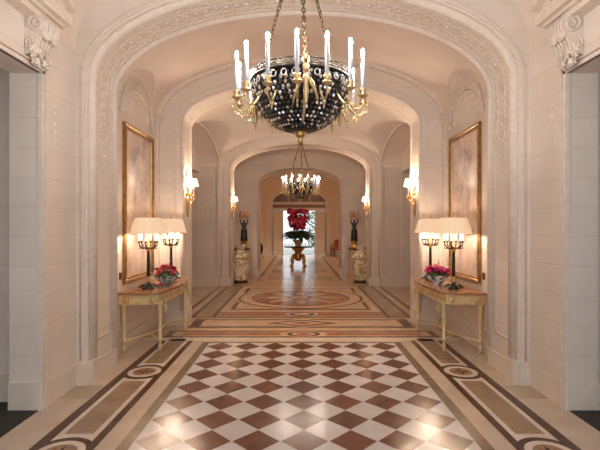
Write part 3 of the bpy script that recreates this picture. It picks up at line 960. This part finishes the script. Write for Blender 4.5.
# loose sprig of roses by the near left lamp
t = thing('rose_sprig', 'small sprig of coral roses lying beside the near lamp on the left console', 'flowers', (-1.97, 5.93, TZ))
f = MB(); rr = random.Random(2)
for k in range(14):
    a = rr.uniform(0, 6.28); leaf(f, (0, 0, .01), (math.cos(a), math.sin(a), .3), rr.uniform(.04, .08), .014, .35)
f.build('leaves', M['leaf'], t, recalc=False)
b0 = blossom_mesh(3, r=.03).build('blossom', M['rosep'], t, recalc=False); b0.location = (.01, 0, .035)
inst(b0, t, loc=(-.035, .03, .03), rot=(.4, -.4, 1)); inst(b0, t, loc=(.02, .05, .028), rot=(-.4, .3, 2))

# ------------------------------------------------------------------ chandeliers
def chandelier(loc, label, ztop, flame):
    """origin at the lowest point of the bowl; rim at +.31"""
    t = thing('chandelier', label, 'chandelier', loc, 0, 'bowl chandeliers')
    G = M['chgold']
    RZ, R = .315, .318
    # inner dark basket and crystals
    prof = [(.0, .03)] + [(R * .955 * math.sin(a), RZ - (RZ - .03) * math.cos(a)) for a in [PI / 2 * k / 14 for k in range(2, 15)]]
    m = MB().lathe(prof + [(.285, RZ + .01), (.28, RZ - .02)] + [(R * .9 * math.sin(a), RZ - (RZ - .05) * math.cos(a)) for a in [PI / 2 * k / 8 for k in range(7, 0, -1)]], 48)
    m.build('basket', M['plate'], t)
    cr = MB(); rr = random.Random(1)
    rows = 13
    for j in range(rows):
        el = PI / 2 * (.22 + .76 * j / (rows - 1))
        rad = R * math.sin(el); z = RZ - RZ * math.cos(el)
        sz = .0105 + .0055 * (j / (rows - 1))
        n = max(12, int(2 * PI * rad / (sz * 2.25)))
        for k in range(n):
            a = 2 * PI * (k + .5 * (j % 2)) / n
            N = Vector((math.sin(el) * math.cos(a), math.sin(el) * math.sin(a), -math.cos(el))).normalized()
            T = Vector((-math.sin(a), math.cos(a), 0)); B = N.cross(T)
            c = Vector((rad * math.cos(a), rad * math.sin(a), z))
            mi = 0 if rr.random() < .5 else 1
            hx = sz * rr.uniform(.8, 1.0); hz = sz * rr.uniform(.9, 1.15)
            vs = [c + N * sz * .8]; q = 6
            for i in range(q):
                b = 2 * PI * i / q
                vs.append(c + T * hx * math.cos(b) + B * hz * math.sin(b))
            cr.add(vs, [(0, i + 1, (i + 1) % q + 1) for i in range(q)], mi)
    # ring of larger crystal loops under the rim
    for k in range(30):
        a = 2 * PI * k / 30
        C = Vector((.322 * math.cos(a), .322 * math.sin(a), RZ - .022)); T = Vector((-math.sin(a), math.cos(a), 0)); U = Vector((0, 0, 1))
        cr.tube([C + T * .017 * math.cos(2 * PI * i / 10) + U * .02 * math.sin(2 * PI * i / 10) for i in range(10)], .005, 5, closed=True, m=0)
    cr.build('crystal_net', [M['crystal'], M['smoky']], t, recalc=False)['kind'] = 'stuff'
    rim = MB()
    rim.lathe([(.325, RZ + .005), (.333, RZ + .015), (.325, RZ + .03), (.30, RZ + .03), (.30, RZ + .005)], 48)
    for k in range(72):
        a = 2 * PI * k / 72; b_ = a + 2 * PI / 36
        for e in (b_, a - 2 * PI / 36): rim.tube([(.322 * math.cos(a), .322 * math.sin(a), RZ + .028), (.322 * math.cos((a + e) / 2), .322 * math.sin((a + e) / 2), RZ + .045), (.32 * math.cos(e), .32 * math.sin(e), RZ + .062)], .0028, 4)
    rim.tube([(.32 * math.cos(2 * PI * k / 60), .32 * math.sin(2 * PI * k / 60), RZ + .064) for k in range(60)], .005, 5, closed=True)
    rim.build('rim', M['bronze'], t)
    MB().lathe([(0, -.0), (.09, .005), (.115, .018), (.12, .035), (.10, .04), (0, .04)], 32).build('bottom_plate', M['plate'], t)
    MB().lathe([(0, -.075), (.012, -.068), (.02, -.055), (.012, -.04), (.024, -.03), (.036, -.016), (.03, 0), (.04, .004)], 14).build('finial', M['gold'], t)
    # three ribs, figures and chains
    ang0 = -PI / 2 + .09
    rib = MB()
    rib.tube([((R + .012) * math.sin(e), 0, RZ - (RZ) * math.cos(e) - .004) for e in [PI / 2 * (.3 + .72 * k / 16) for k in range(17)]], [.006 + .008 * k / 16 for k in range(17)], 8)
    rib = rib.build('rib', M['palegold'], t)
    fg = MB()   # winged half figure, body rising from the rib
    x = .345
    fg.lathe([(.0, .0), (.010, .02), (.016, .06), (.019, .09), (.014, .12), (.020, .145), (.023, .165), (.015, .185), (.007, .19), (.007, .2)], 12, c=(x, 0, RZ - .07))
    fg.ball((x + .004, 0, RZ + .148), (.017, .016, .021), 10, 7)
    fg.lathe([(.02, 0), (.023, .01), (.016, .022), (.0, .03)], 10, c=(x, 0, RZ + .152))
    for sg in (-1, 1):
        fg.tube([(x, sg * .026, RZ + .095), (x + .012, sg * .045, RZ + .06), (x + .02, sg * .052, RZ + .025), (x + .012, sg * .07, RZ - .01)], [.007, .006, .005, .004], 7)   # arms
        fg.tube([(x - .005, sg * .008, RZ + .17), (x - .006, sg * .018, RZ + .20), (x - .006, sg * .02, RZ + .228)], [.006, .008, .002], 6)   # horn-like plumes
        for k in range(5):
            fg.tube([(x - .012, sg * .012, RZ + .10), (x - .018, sg * (.03 + .008 * k), RZ + .09 - .02 * k), (x - .012, sg * (.045 + .008 * k), RZ + .05 - .028 * k)], [.005, .007, .002], 5)
    fg = fg.build('winged_figure', G, t); fg.location.z = -.165
    ch = MB()
    A = Vector((.325, 0, RZ + .04)); Bp = Vector((.025, 0, 1.27))
    nl = 30
    D = (Bp - A).normalized()
    for k in range(nl):
        c = A.lerp(Bp, (k + .5) / nl); L = (Bp - A).length / nl * .66
        W = Vector((0, 1, 0)) if k % 2 else D.cross(Vector((0, 1, 0))).normalized()
        ch.tube([c + D * L * math.cos(2 * PI * i / 10) + W * L * .5 * math.sin(2 * PI * i / 10) for i in range(10)], .0042, 5, closed=True)
    for q in (.02, .3, .62): 
        c = A.lerp(Bp, q); ch.ball(c, (.013, .013, .03), 8, 5)
    ch = ch.build('chain', M['iron'], t)
    for k in range(3):
        a = ang0 + k * 2 * PI / 3
        for j, o in enumerate((rib, fg, ch)):
            if k == 0: o.rotation_euler.z = a
            else: inst(o, t, a, loc=o.location)
    MB().lathe([(.0, 1.22), (.03, 1.24), (.045, 1.27), (.05, 1.29), (.03, 1.32), (.012, 1.34), (.012, ztop - .08), (.03, ztop - .07), (.07, ztop - .03), (.075, ztop - .004)], 16).build('suspension_rod', M['bronze'], t)
    # fifteen candle arms
    am = MB()
    am.tube([(.315, 0, .24), (.34, 0, .20), (.368, 0, .165), (.40, 0, .16), (.424, 0, .185), (.428, 0, .215), (.42, 0, .235)], [.005, .0065, .007, .0065, .006, .005, .005], 7)
    am.tube([(.368, 0, .165), (.36, 0, .145), (.375, 0, .13), (.39, 0, .14), (.385, 0, .155)], .005, 6)
    am.tube([(.424, 0, .185), (.445, 0, .18), (.45, 0, .2), (.44, 0, .208)], .0045, 6)
    am.ball((.375, 0, .12), (.006, .006, .014), 6, 4)
    am.lathe([(.008, .225), (.018, .235), (.03, .243), (.031, .248), (.015, .25), (.018, .262), (.021, .28), (.022, .288), (.014, .288)], 12, c=(.42, 0, 0))
    am = am.build('candle_arm', G, t)
    cd = MB().lathe([(.0125, .285), (.0125, .485), (.010, .492)], 10, c=(.42, 0, 0)).build('candle', M['candle'], t)
    fm = MB().ball((.42, 0, .515), (.011, .011, .026), 6, 4).build('candle_bulb', flame, cd)
    for k in range(15):
        a = -PI / 2 - .05 + k * 2 * PI / 15
        for o in (am, cd): o.location.z = -.045
        if k == 0: am.rotation_euler.z = a; cd.rotation_euler.z = a
        else:
            inst(am, t, a, loc=am.location); c2 = inst(cd, t, a, loc=cd.location); inst(fm, c2)
    return t
chA = chandelier((-.036, 2.82, 2.27), 'large dark crystal bowl chandelier with white candles above the chequered floor', 4.85 - 2.27, M['flame'])
chB = chandelier((.01, 9.65, 2.27), 'dark crystal bowl chandelier beyond the middle arch, above the round floor rosette', 4.2 - 2.27, M['flame2'])

# ------------------------------------------------------------------ sconces
def sconce(loc, rz, label, lit=True):
    t = thing('wall_sconce', label, 'sconce', loc, rz, 'gilt two-shade wall sconces')
    m = MB()
    m.lathe([(.0, 0), (.045, .004), (.05, .012), (.03, .022), (0, .026)], 14, c=(0, 0, .03), rot=Matrix.Rotation(PI / 2, 3, 'Y'))
    m.tube([(.012, 0, .03), (.02, 0, -.12), (.012, 0, -.25), (.016, 0, -.30)], [.028, .018, .012, .004], 8)
    m.tube([(.012, 0, .05), (.018, 0, .15), (.012, 0, .23), (.012, 0, .27)], [.025, .018, .016, .003], 8)
    for sg in (-1, 1):
        for z in (-.08, .12, -.2): m.tube([(.014, 0, z), (.016, sg * .035, z + .02), (.014, sg * .055, z - .005), (.014, sg * .042, z - .02)], [.008, .007, .006, .003], 6)
    m.build('backplate', M['gold'], t)
    am = MB()
    am.tube([(.02, 0, .0), (.05, 0, -.06), (.10, 0, -.08), (.145, 0, -.05), (.15, 0, .0)], [.009, .009, .009, .008, .007], 7)
    am.tube([(.10, 0, -.08), (.085, 0, -.12), (.11, 0, -.14), (.125, 0, -.115), (.11, 0, -.10)], .006, 6)
    am.lathe([(.006, -.005), (.028, .005), (.03, .012), (.012, .016), (.014, .035)], 10, c=(.15, 0, 0))
    for k in range(5):
        a = k * 2 * PI / 5
        am.ball((.15 + .026 * math.cos(a), .026 * math.sin(a), -.02), (.005, .005, .02), 5, 4)
    am = am.build('arm', M['gold'], t)
    cd = MB().lathe([(.011, .035), (.011, .165), (.006, .17)], 8, c=(.15, 0, 0)).build('candle', M['candle'], t)
    gb = MB().ball((.15, 0, .195), (.013, .013, .026), 6, 4).build('candle_bulb', M['glow'], cd)
    sh = MB(); n = 28; vs = []; fs = []
    for i in range(n):
        a = 2 * PI * i / n; q = 1 + (.03 if i % 2 else -.03)
        for r, z in ((.068, .15), (.058, .20), (.042, .255)): vs.append((.15 + r * q * math.cos(a), r * q * math.sin(a), z))
    for i in range(n):
        j = (i + 1) % n
        for k in range(2): fs.append((i * 3 + k, j * 3 + k, j * 3 + k + 1, i * 3 + k + 1))
    sh = sh.add(vs, fs).build('shade', M['shade2'], t)
    for k, a in enumerate((-1.15, 1.15)):
        if k == 0:
            for o in (am, cd, sh): o.rotation_euler.z = a
        else:
            inst(am, t, a); c2 = inst(cd, t, a); inst(gb, c2); inst(sh, t, a)
    t.scale = (1.25,) * 3
    return t
s0 = sconce((-1.98, 7.36, 2.17), 0, 'gilt sconce with two lit shades on the left side of the middle arch')
for loc, rz, lb in (((1.98, 7.36, 2.17), PI, 'gilt sconce with two lit shades on the right side of the middle arch'),
                    ((-1.93, 12.0, 2.17), 0, 'gilt sconce with two lit shades above the left floor vase'),
                    ((1.93, 12.0, 2.17), PI, 'gilt sconce with two lit shades above the right floor vase'),
                    ):
    c = copy_tree(s0); c.location = loc; c.rotation_euler.z = rz; c['label'] = lb
# unseen sconces added on the far salon's side walls to brighten it
for loc, rz, lb in (((-3.5, 17.0, 2.2), 0, 'added unseen gilt sconce with two lit shades on the left wall of the far salon, near end'),
                    ((3.5, 17.0, 2.2), PI, 'added unseen gilt sconce with two lit shades on the right wall of the far salon, near end'),
                    ((-3.5, 21.0, 2.2), 0, 'added unseen gilt sconce with two lit shades on the left wall of the far salon, far end'),
                    ((3.5, 21.0, 2.2), PI, 'added unseen gilt sconce with two lit shades on the right wall of the far salon, far end')):
    c = copy_tree(s0)
    for o in c.children_recursive:
        if o.name.startswith('candle_bulb'):
            o.data = o.data.copy(); o.data.materials[0] = M['salonfill']
    c.location = loc; c.rotation_euler.z = rz; c['label'] = lb

# ------------------------------------------------------------------ floor vases, pedestals, statue lamps
def vase(loc, label):
    t = thing('floor_vase', label, 'vase', loc)
    MB().lathe([(.0, 0), (.18, 0), (.19, .02), (.17, .04), (.175, .055), (0, .055)], 24).build('stand', M['blackb'], t)
    MB().lathe([(.0, .055), (.135, .055), (.14, .09), (.17, .25), (.20, .45), (.222, .62), (.225, .70), (.20, .78), (.14, .84), (.105, .88), (.10, .92)], 32).build('body', M['vase'], t)
    MB().lathe([(.10, .92), (.10, .95), (.125, 1.0), (.15, 1.03), (.155, 1.045), (.14, 1.045), (.09, .98), (.08, .9)], 28).build('neck', M['vase'], t)
    for pr in ([(.227, .675), (.231, .685), (.231, .70), (.226, .71)], [(.145, .835), (.15, .84), (.145, .85), (.135, .85)], [(.142, .06), (.148, .07), (.146, .09), (.138, .09)]):
        MB().lathe(pr, 32).build('gold_band', M['vasegold'], t)
    t.scale = (1.17, 1.17, 1.03)
    return t
vA = vase((-1.74, 12.42, 0), 'tall cream and gold porcelain floor vase by the left gallery pier')
vB = copy_tree(vA); vB.location = (1.78, 12.42, 0); vB.rotation_euler.z = 1.3; vB['label'] = 'tall cream and gold porcelain floor vase by the right gallery pier'
def pedestal(loc, label):
    t = thing('pedestal', label, 'pedestal', loc)
    MB().box(-.25, .25, -.2, .2, 0, .08).box(-.235, .235, -.185, .185, .08, .11).build('plinth', M['ped'], t)
    m = MB().box(-.22, .22, -.17, .17, .11, .90)
    m.tube([(-.16, -.172, .2), (.16, -.172, .2), (.16, -.172, .82), (-.16, -.172, .82)], .01, 6, closed=True, smooth=False)
    m.build('shaft', M['ped'], t)
    MB().box(-.24, .24, -.19, .19, .90, .93).box(-.26, .26, -.21, .21, .93, .955).build('cap', M['darkwood'], t)
pedestal((-1.83, 13.45, 0), 'pinkish stone pedestal behind the left floor vase')
pedestal((1.80, 13.45, 0), 'pinkish stone pedestal behind the right floor vase')
def skin_figure(name, parent, mtl):
    """standing draped figure carrying a light, one continuous mesh"""
    pts = {'pel': (0, 0, .34), 'wai': (0, .0, .42), 'che': (0, -.005, .51), 'nec': (0, 0, .575), 'hea': (0, -.008, .625), 'top': (0, 0, .66),
           'lh': (-.035, 0, .31), 'lk': (-.04, -.02, .17), 'la': (-.04, .01, .03), 'lf': (-.045, -.05, .012),
           'rh': (.035, 0, .31), 'rk': (.04, -.005, .17), 'ra': (.04, .015, .03), 'rf': (.048, -.045, .012),
           'ls': (-.075, 0, .54), 'le': (-.12, -.03, .60), 'lw': (-.085, -.04, .69), 'rs': (.075, 0, .54), 're': (.12, -.03, .60), 'rw': (.085, -.04, .69)}
    ed = [('pel', 'wai'), ('wai', 'che'), ('che', 'nec'), ('nec', 'hea'), ('hea', 'top'), ('pel', 'lh'), ('lh', 'lk'), ('lk', 'la'), ('la', 'lf'), ('pel', 'rh'), ('rh', 'rk'), ('rk', 'ra'), ('ra', 'rf'),
          ('che', 'ls'), ('ls', 'le'), ('le', 'lw'), ('che', 'rs'), ('rs', 're'), ('re', 'rw')]
    rad = {'pel': .065, 'wai': .052, 'che': .065, 'nec': .024, 'hea': .036, 'top': .026, 'lh': .05, 'rh': .05, 'lk': .034, 'rk': .034, 'la': .02, 'ra': .02, 'lf': .014, 'rf': .014,
           'ls': .03, 'rs': .03, 'le': .022, 're': .022, 'lw': .016, 'rw': .016}
    ks = list(pts); me = bpy.data.meshes.new(name)
    me.from_pydata([pts[k] for k in ks], [(ks.index(a), ks.index(b)) for a, b in ed], [])
    me.materials.append(mtl)
    o = bpy.data.objects.new(name, me); COL.objects.link(o); o.parent = parent
    md = o.modifiers.new('skin', 'SKIN')
    for i, k in enumerate(ks):
        me.skin_vertices[0].data[i].radius = (rad[k], rad[k] * .85)
        me.skin_vertices[0].data[i].use_root = (k == 'pel')
    sb = o.modifiers.new('sub', 'SUBSURF'); sb.levels = 1; sb.render_levels = 2
    return o
def statue_lamp(loc, label):
    t = thing('statue_lamp', label, 'lamp', loc)
    m = MB().box(-.13, .13, -.13, .13, 0, .03)
    m.lathe([(.115, .03), (.12, .05), (.09, .07), (.08, .17), (.10, .19), (.11, .21), (.10, .23)], 20)
    for k in range(4):
        a = k * PI / 2 + PI / 4
        m.ball((.12 * math.cos(a), .12 * math.sin(a), .05), (.03, .03, .045), 8, 5)
    m.build('base', M['gold'], t)
    fgo = skin_figure('figure', t, M['blackb']); fgo.location = (0, 0, .23)
    d = MB(); 
    d.lathe([(.115, 0), (.11, .05), (.10, .2), (.095, .3), (.085, .36), (.06, .38)], 16)
    dr = d.build('drapery', M['blackb'], t); dr.location = (0, 0, .23)
    for sg in (-1, 1):
        MB().tube([(sg * .085, -.04, .90), (sg * .1, -.04, .94), (sg * .085, -.03, .98)], .01, 7).build('candle_arm', M['gold'], t)
        s_ = MB().lathe([(.085, 0), (.082, .1), (.06, .20)], 18)
        s_.build('shade', M['shade3'], t).location = (sg * .075, -.03, .955)
    return t
sA = statue_lamp((-1.76, 13.42, .955), 'black statue lamp with two pinkish shades on the left pedestal')
sB = copy_tree(sA); sB.location = (1.72, 13.42, .955); sB['label'] = 'black statue lamp with two pinkish shades on the right pedestal'

# ------------------------------------------------------------------ centre table with the tall flower arrangement
t = thing('pedestal_table', 'gilded pedestal table with thin glass top standing before the far doorway', 'table', (-.05, 17.5, 0))
MB().lathe([(0, .775), (.58, .775), (.595, .785), (.595, .80), (.58, .81), (0, .81)], 48).build('table_top', M['bronze'], t)
MB().lathe([(.0, .22), (.10, .22), (.15, .3), (.14, .4), (.11, .48), (.13, .56), (.19, .64), (.25, .70), (.27, .74), (.25, .775)], 24).build('column', M['gold'], t)
lg = MB().tube([(.08, 0, .38), (.2, 0, .44), (.31, 0, .38), (.35, 0, .25), (.32, 0, .14), (.36, 0, .055), (.43, 0, .04)], [.07, .085, .085, .08, .065, .055, .04], 10)
lg.ball((.43, 0, .03), (.05, .05, .03), 8, 5)
lg = lg.build('leg', M['gold'], t)
for k in range(4):
    a = PI / 4 + k * PI / 2
    if k == 0: lg.rotation_euler.z = a
    else: inst(lg, t, a)
t = thing('flower_arrangement', 'tall arrangement of red flowers over dark leaves on the gilded pedestal table', 'flowers', (-.05, 17.5, .81))
MB().lathe([(0, 0), (.13, 0), (.15, .02), (.11, .05), (.15, .12), (.21, .2), (.22, .26), (.2, .28), (.15, .28)], 24).build('pot', M['ped'], t)
f = MB(); rr = random.Random(21)
for k in range(230):
    a = rr.uniform(0, 2 * PI); e = rr.uniform(-.1, .6)
    leaf(f, (.15 * math.cos(a), .15 * math.sin(a), .40 + rr.uniform(0, .2)), (math.cos(a), math.sin(a), e), rr.uniform(.42, .66), rr.uniform(.045, .075), .4)
f.ball((0, 0, .48), (.38, .38, .16), 14, 7)
f.build('foliage', M['leaf'], t, recalc=False)
st = MB()
for k in range(14):
    a = rr.uniform(0, 6.28); q = rr.uniform(.03, .22)
    st.tube([(.03 * math.cos(a), .03 * math.sin(a), .35), (q * math.cos(a), q * math.sin(a), .8), (1.4 * q * math.cos(a), 1.4 * q * math.sin(a), 1.35)], .01, 5)
st.build('stems', M['leaf'], t)
srcs = [blossom_mesh(31 + i, r=.105).build('blossom', m, t, recalc=False) for i, m in enumerate((M['redfl'], M['pinkfl'], M['redfl']))]
for k in range(98):
    a = rr.uniform(0, 2 * PI); z = rr.uniform(.70, 1.5)
    rad = .42 if z > .95 else .33
    q = rad * math.sqrt(rr.uniform(.15, 1))
    if z > 1.42 and q < .1: q = .2
    p = (q * math.cos(a), q * math.sin(a), z)
    d = Vector((p[0], p[1], .25)).normalized()
    rot = d.to_track_quat('Z', 'Y').to_euler()
    if k < 3: srcs[k].location = p; srcs[k].rotation_euler = rot
    else: inst(srcs[k % 3], t, loc=p, rot=rot, scale=rr.uniform(.8, 1.15))

# ------------------------------------------------------------------ far furniture
t = thing('armchair', 'reddish brown wooden armchair by the right side of the far doorway', 'chair', (2.02, 22.9, 0), -.5)
MB().box(-.26, .26, -.25, .25, .36, .46).build('seat', M['redfab'], t)
MB().prism([(-.25, .46), (.25, .46), (.24, .84), (.12, .92), (-.12, .92), (-.24, .84)], .06, 'y', .2).build('backrest', M['redfab'], t)
for sx in (-1, 1):
    MB().tube([(sx * .27, .22, .64), (sx * .28, 0, .66), (sx * .27, -.2, .63), (sx * .27, -.2, .44)], .02, 8).build('armrest', M['darkwood'], t)
    for sy in (-1, 1):
        MB().tube([(sx * .23, sy * .22, .38), (sx * .25, sy * .24, .2), (sx * .23, sy * .24, 0)], [.025, .02, .014], 8).build('leg', M['darkwood'], t)
t = thing('floor_urn', 'slim dark bronze urn on grey feet left of the far doorway', 'urn', (-2.02, 22.6, 0))
MB().lathe([(0, .18), (.05, .18), (.07, .24), (.10, .42), (.105, .52), (.08, .62), (.05, .66), (.06, .72), (.05, .72), (.035, .66)], 16).build('body', M['blackb'], t)
for k in range(3):
    a = k * 2 * PI / 3 + .4
    MB().tube([(.04 * math.cos(a), .04 * math.sin(a), .22), (.09 * math.cos(a), .09 * math.sin(a), .1), (.08 * math.cos(a), .08 * math.sin(a), 0)], [.016, .014, .012], 6).build('leg', M['brass'], t)

# ------------------------------------------------------------------ camera, world, colour
cam = bpy.data.cameras.new('camera'); co = bpy.data.objects.new('camera', cam); COL.objects.link(co)
cam.sensor_width = 36; cam.lens = 425 / 600 * 36
cam.shift_x = 1.8 / 600; cam.shift_y = 1.0 / 600
co.location = (-.05, 0, 1.65); co.rotation_euler = (PI / 2, 0, 0)
cam.clip_start = .05
sc.camera = co
w = bpy.data.worlds.new('world'); sc.world = w; w.use_nodes = True
bg = w.node_tree.nodes['Background']
bg.inputs['Color'].default_value = (.84, .92, 1, 1); bg.inputs['Strength'].default_value = 1.3
sc.view_settings.view_transform = 'Standard'; sc.view_settings.look = 'None'
sc.view_settings.gamma = 1; sc.view_settings.use_curve_mapping = False
sc.view_settings.exposure = 0.38
sc.cycles.max_bounces = 10; sc.cycles.diffuse_bounces = 6; sc.cycles.glossy_bounces = 4
sc.cycles.sample_clamp_indirect = 6
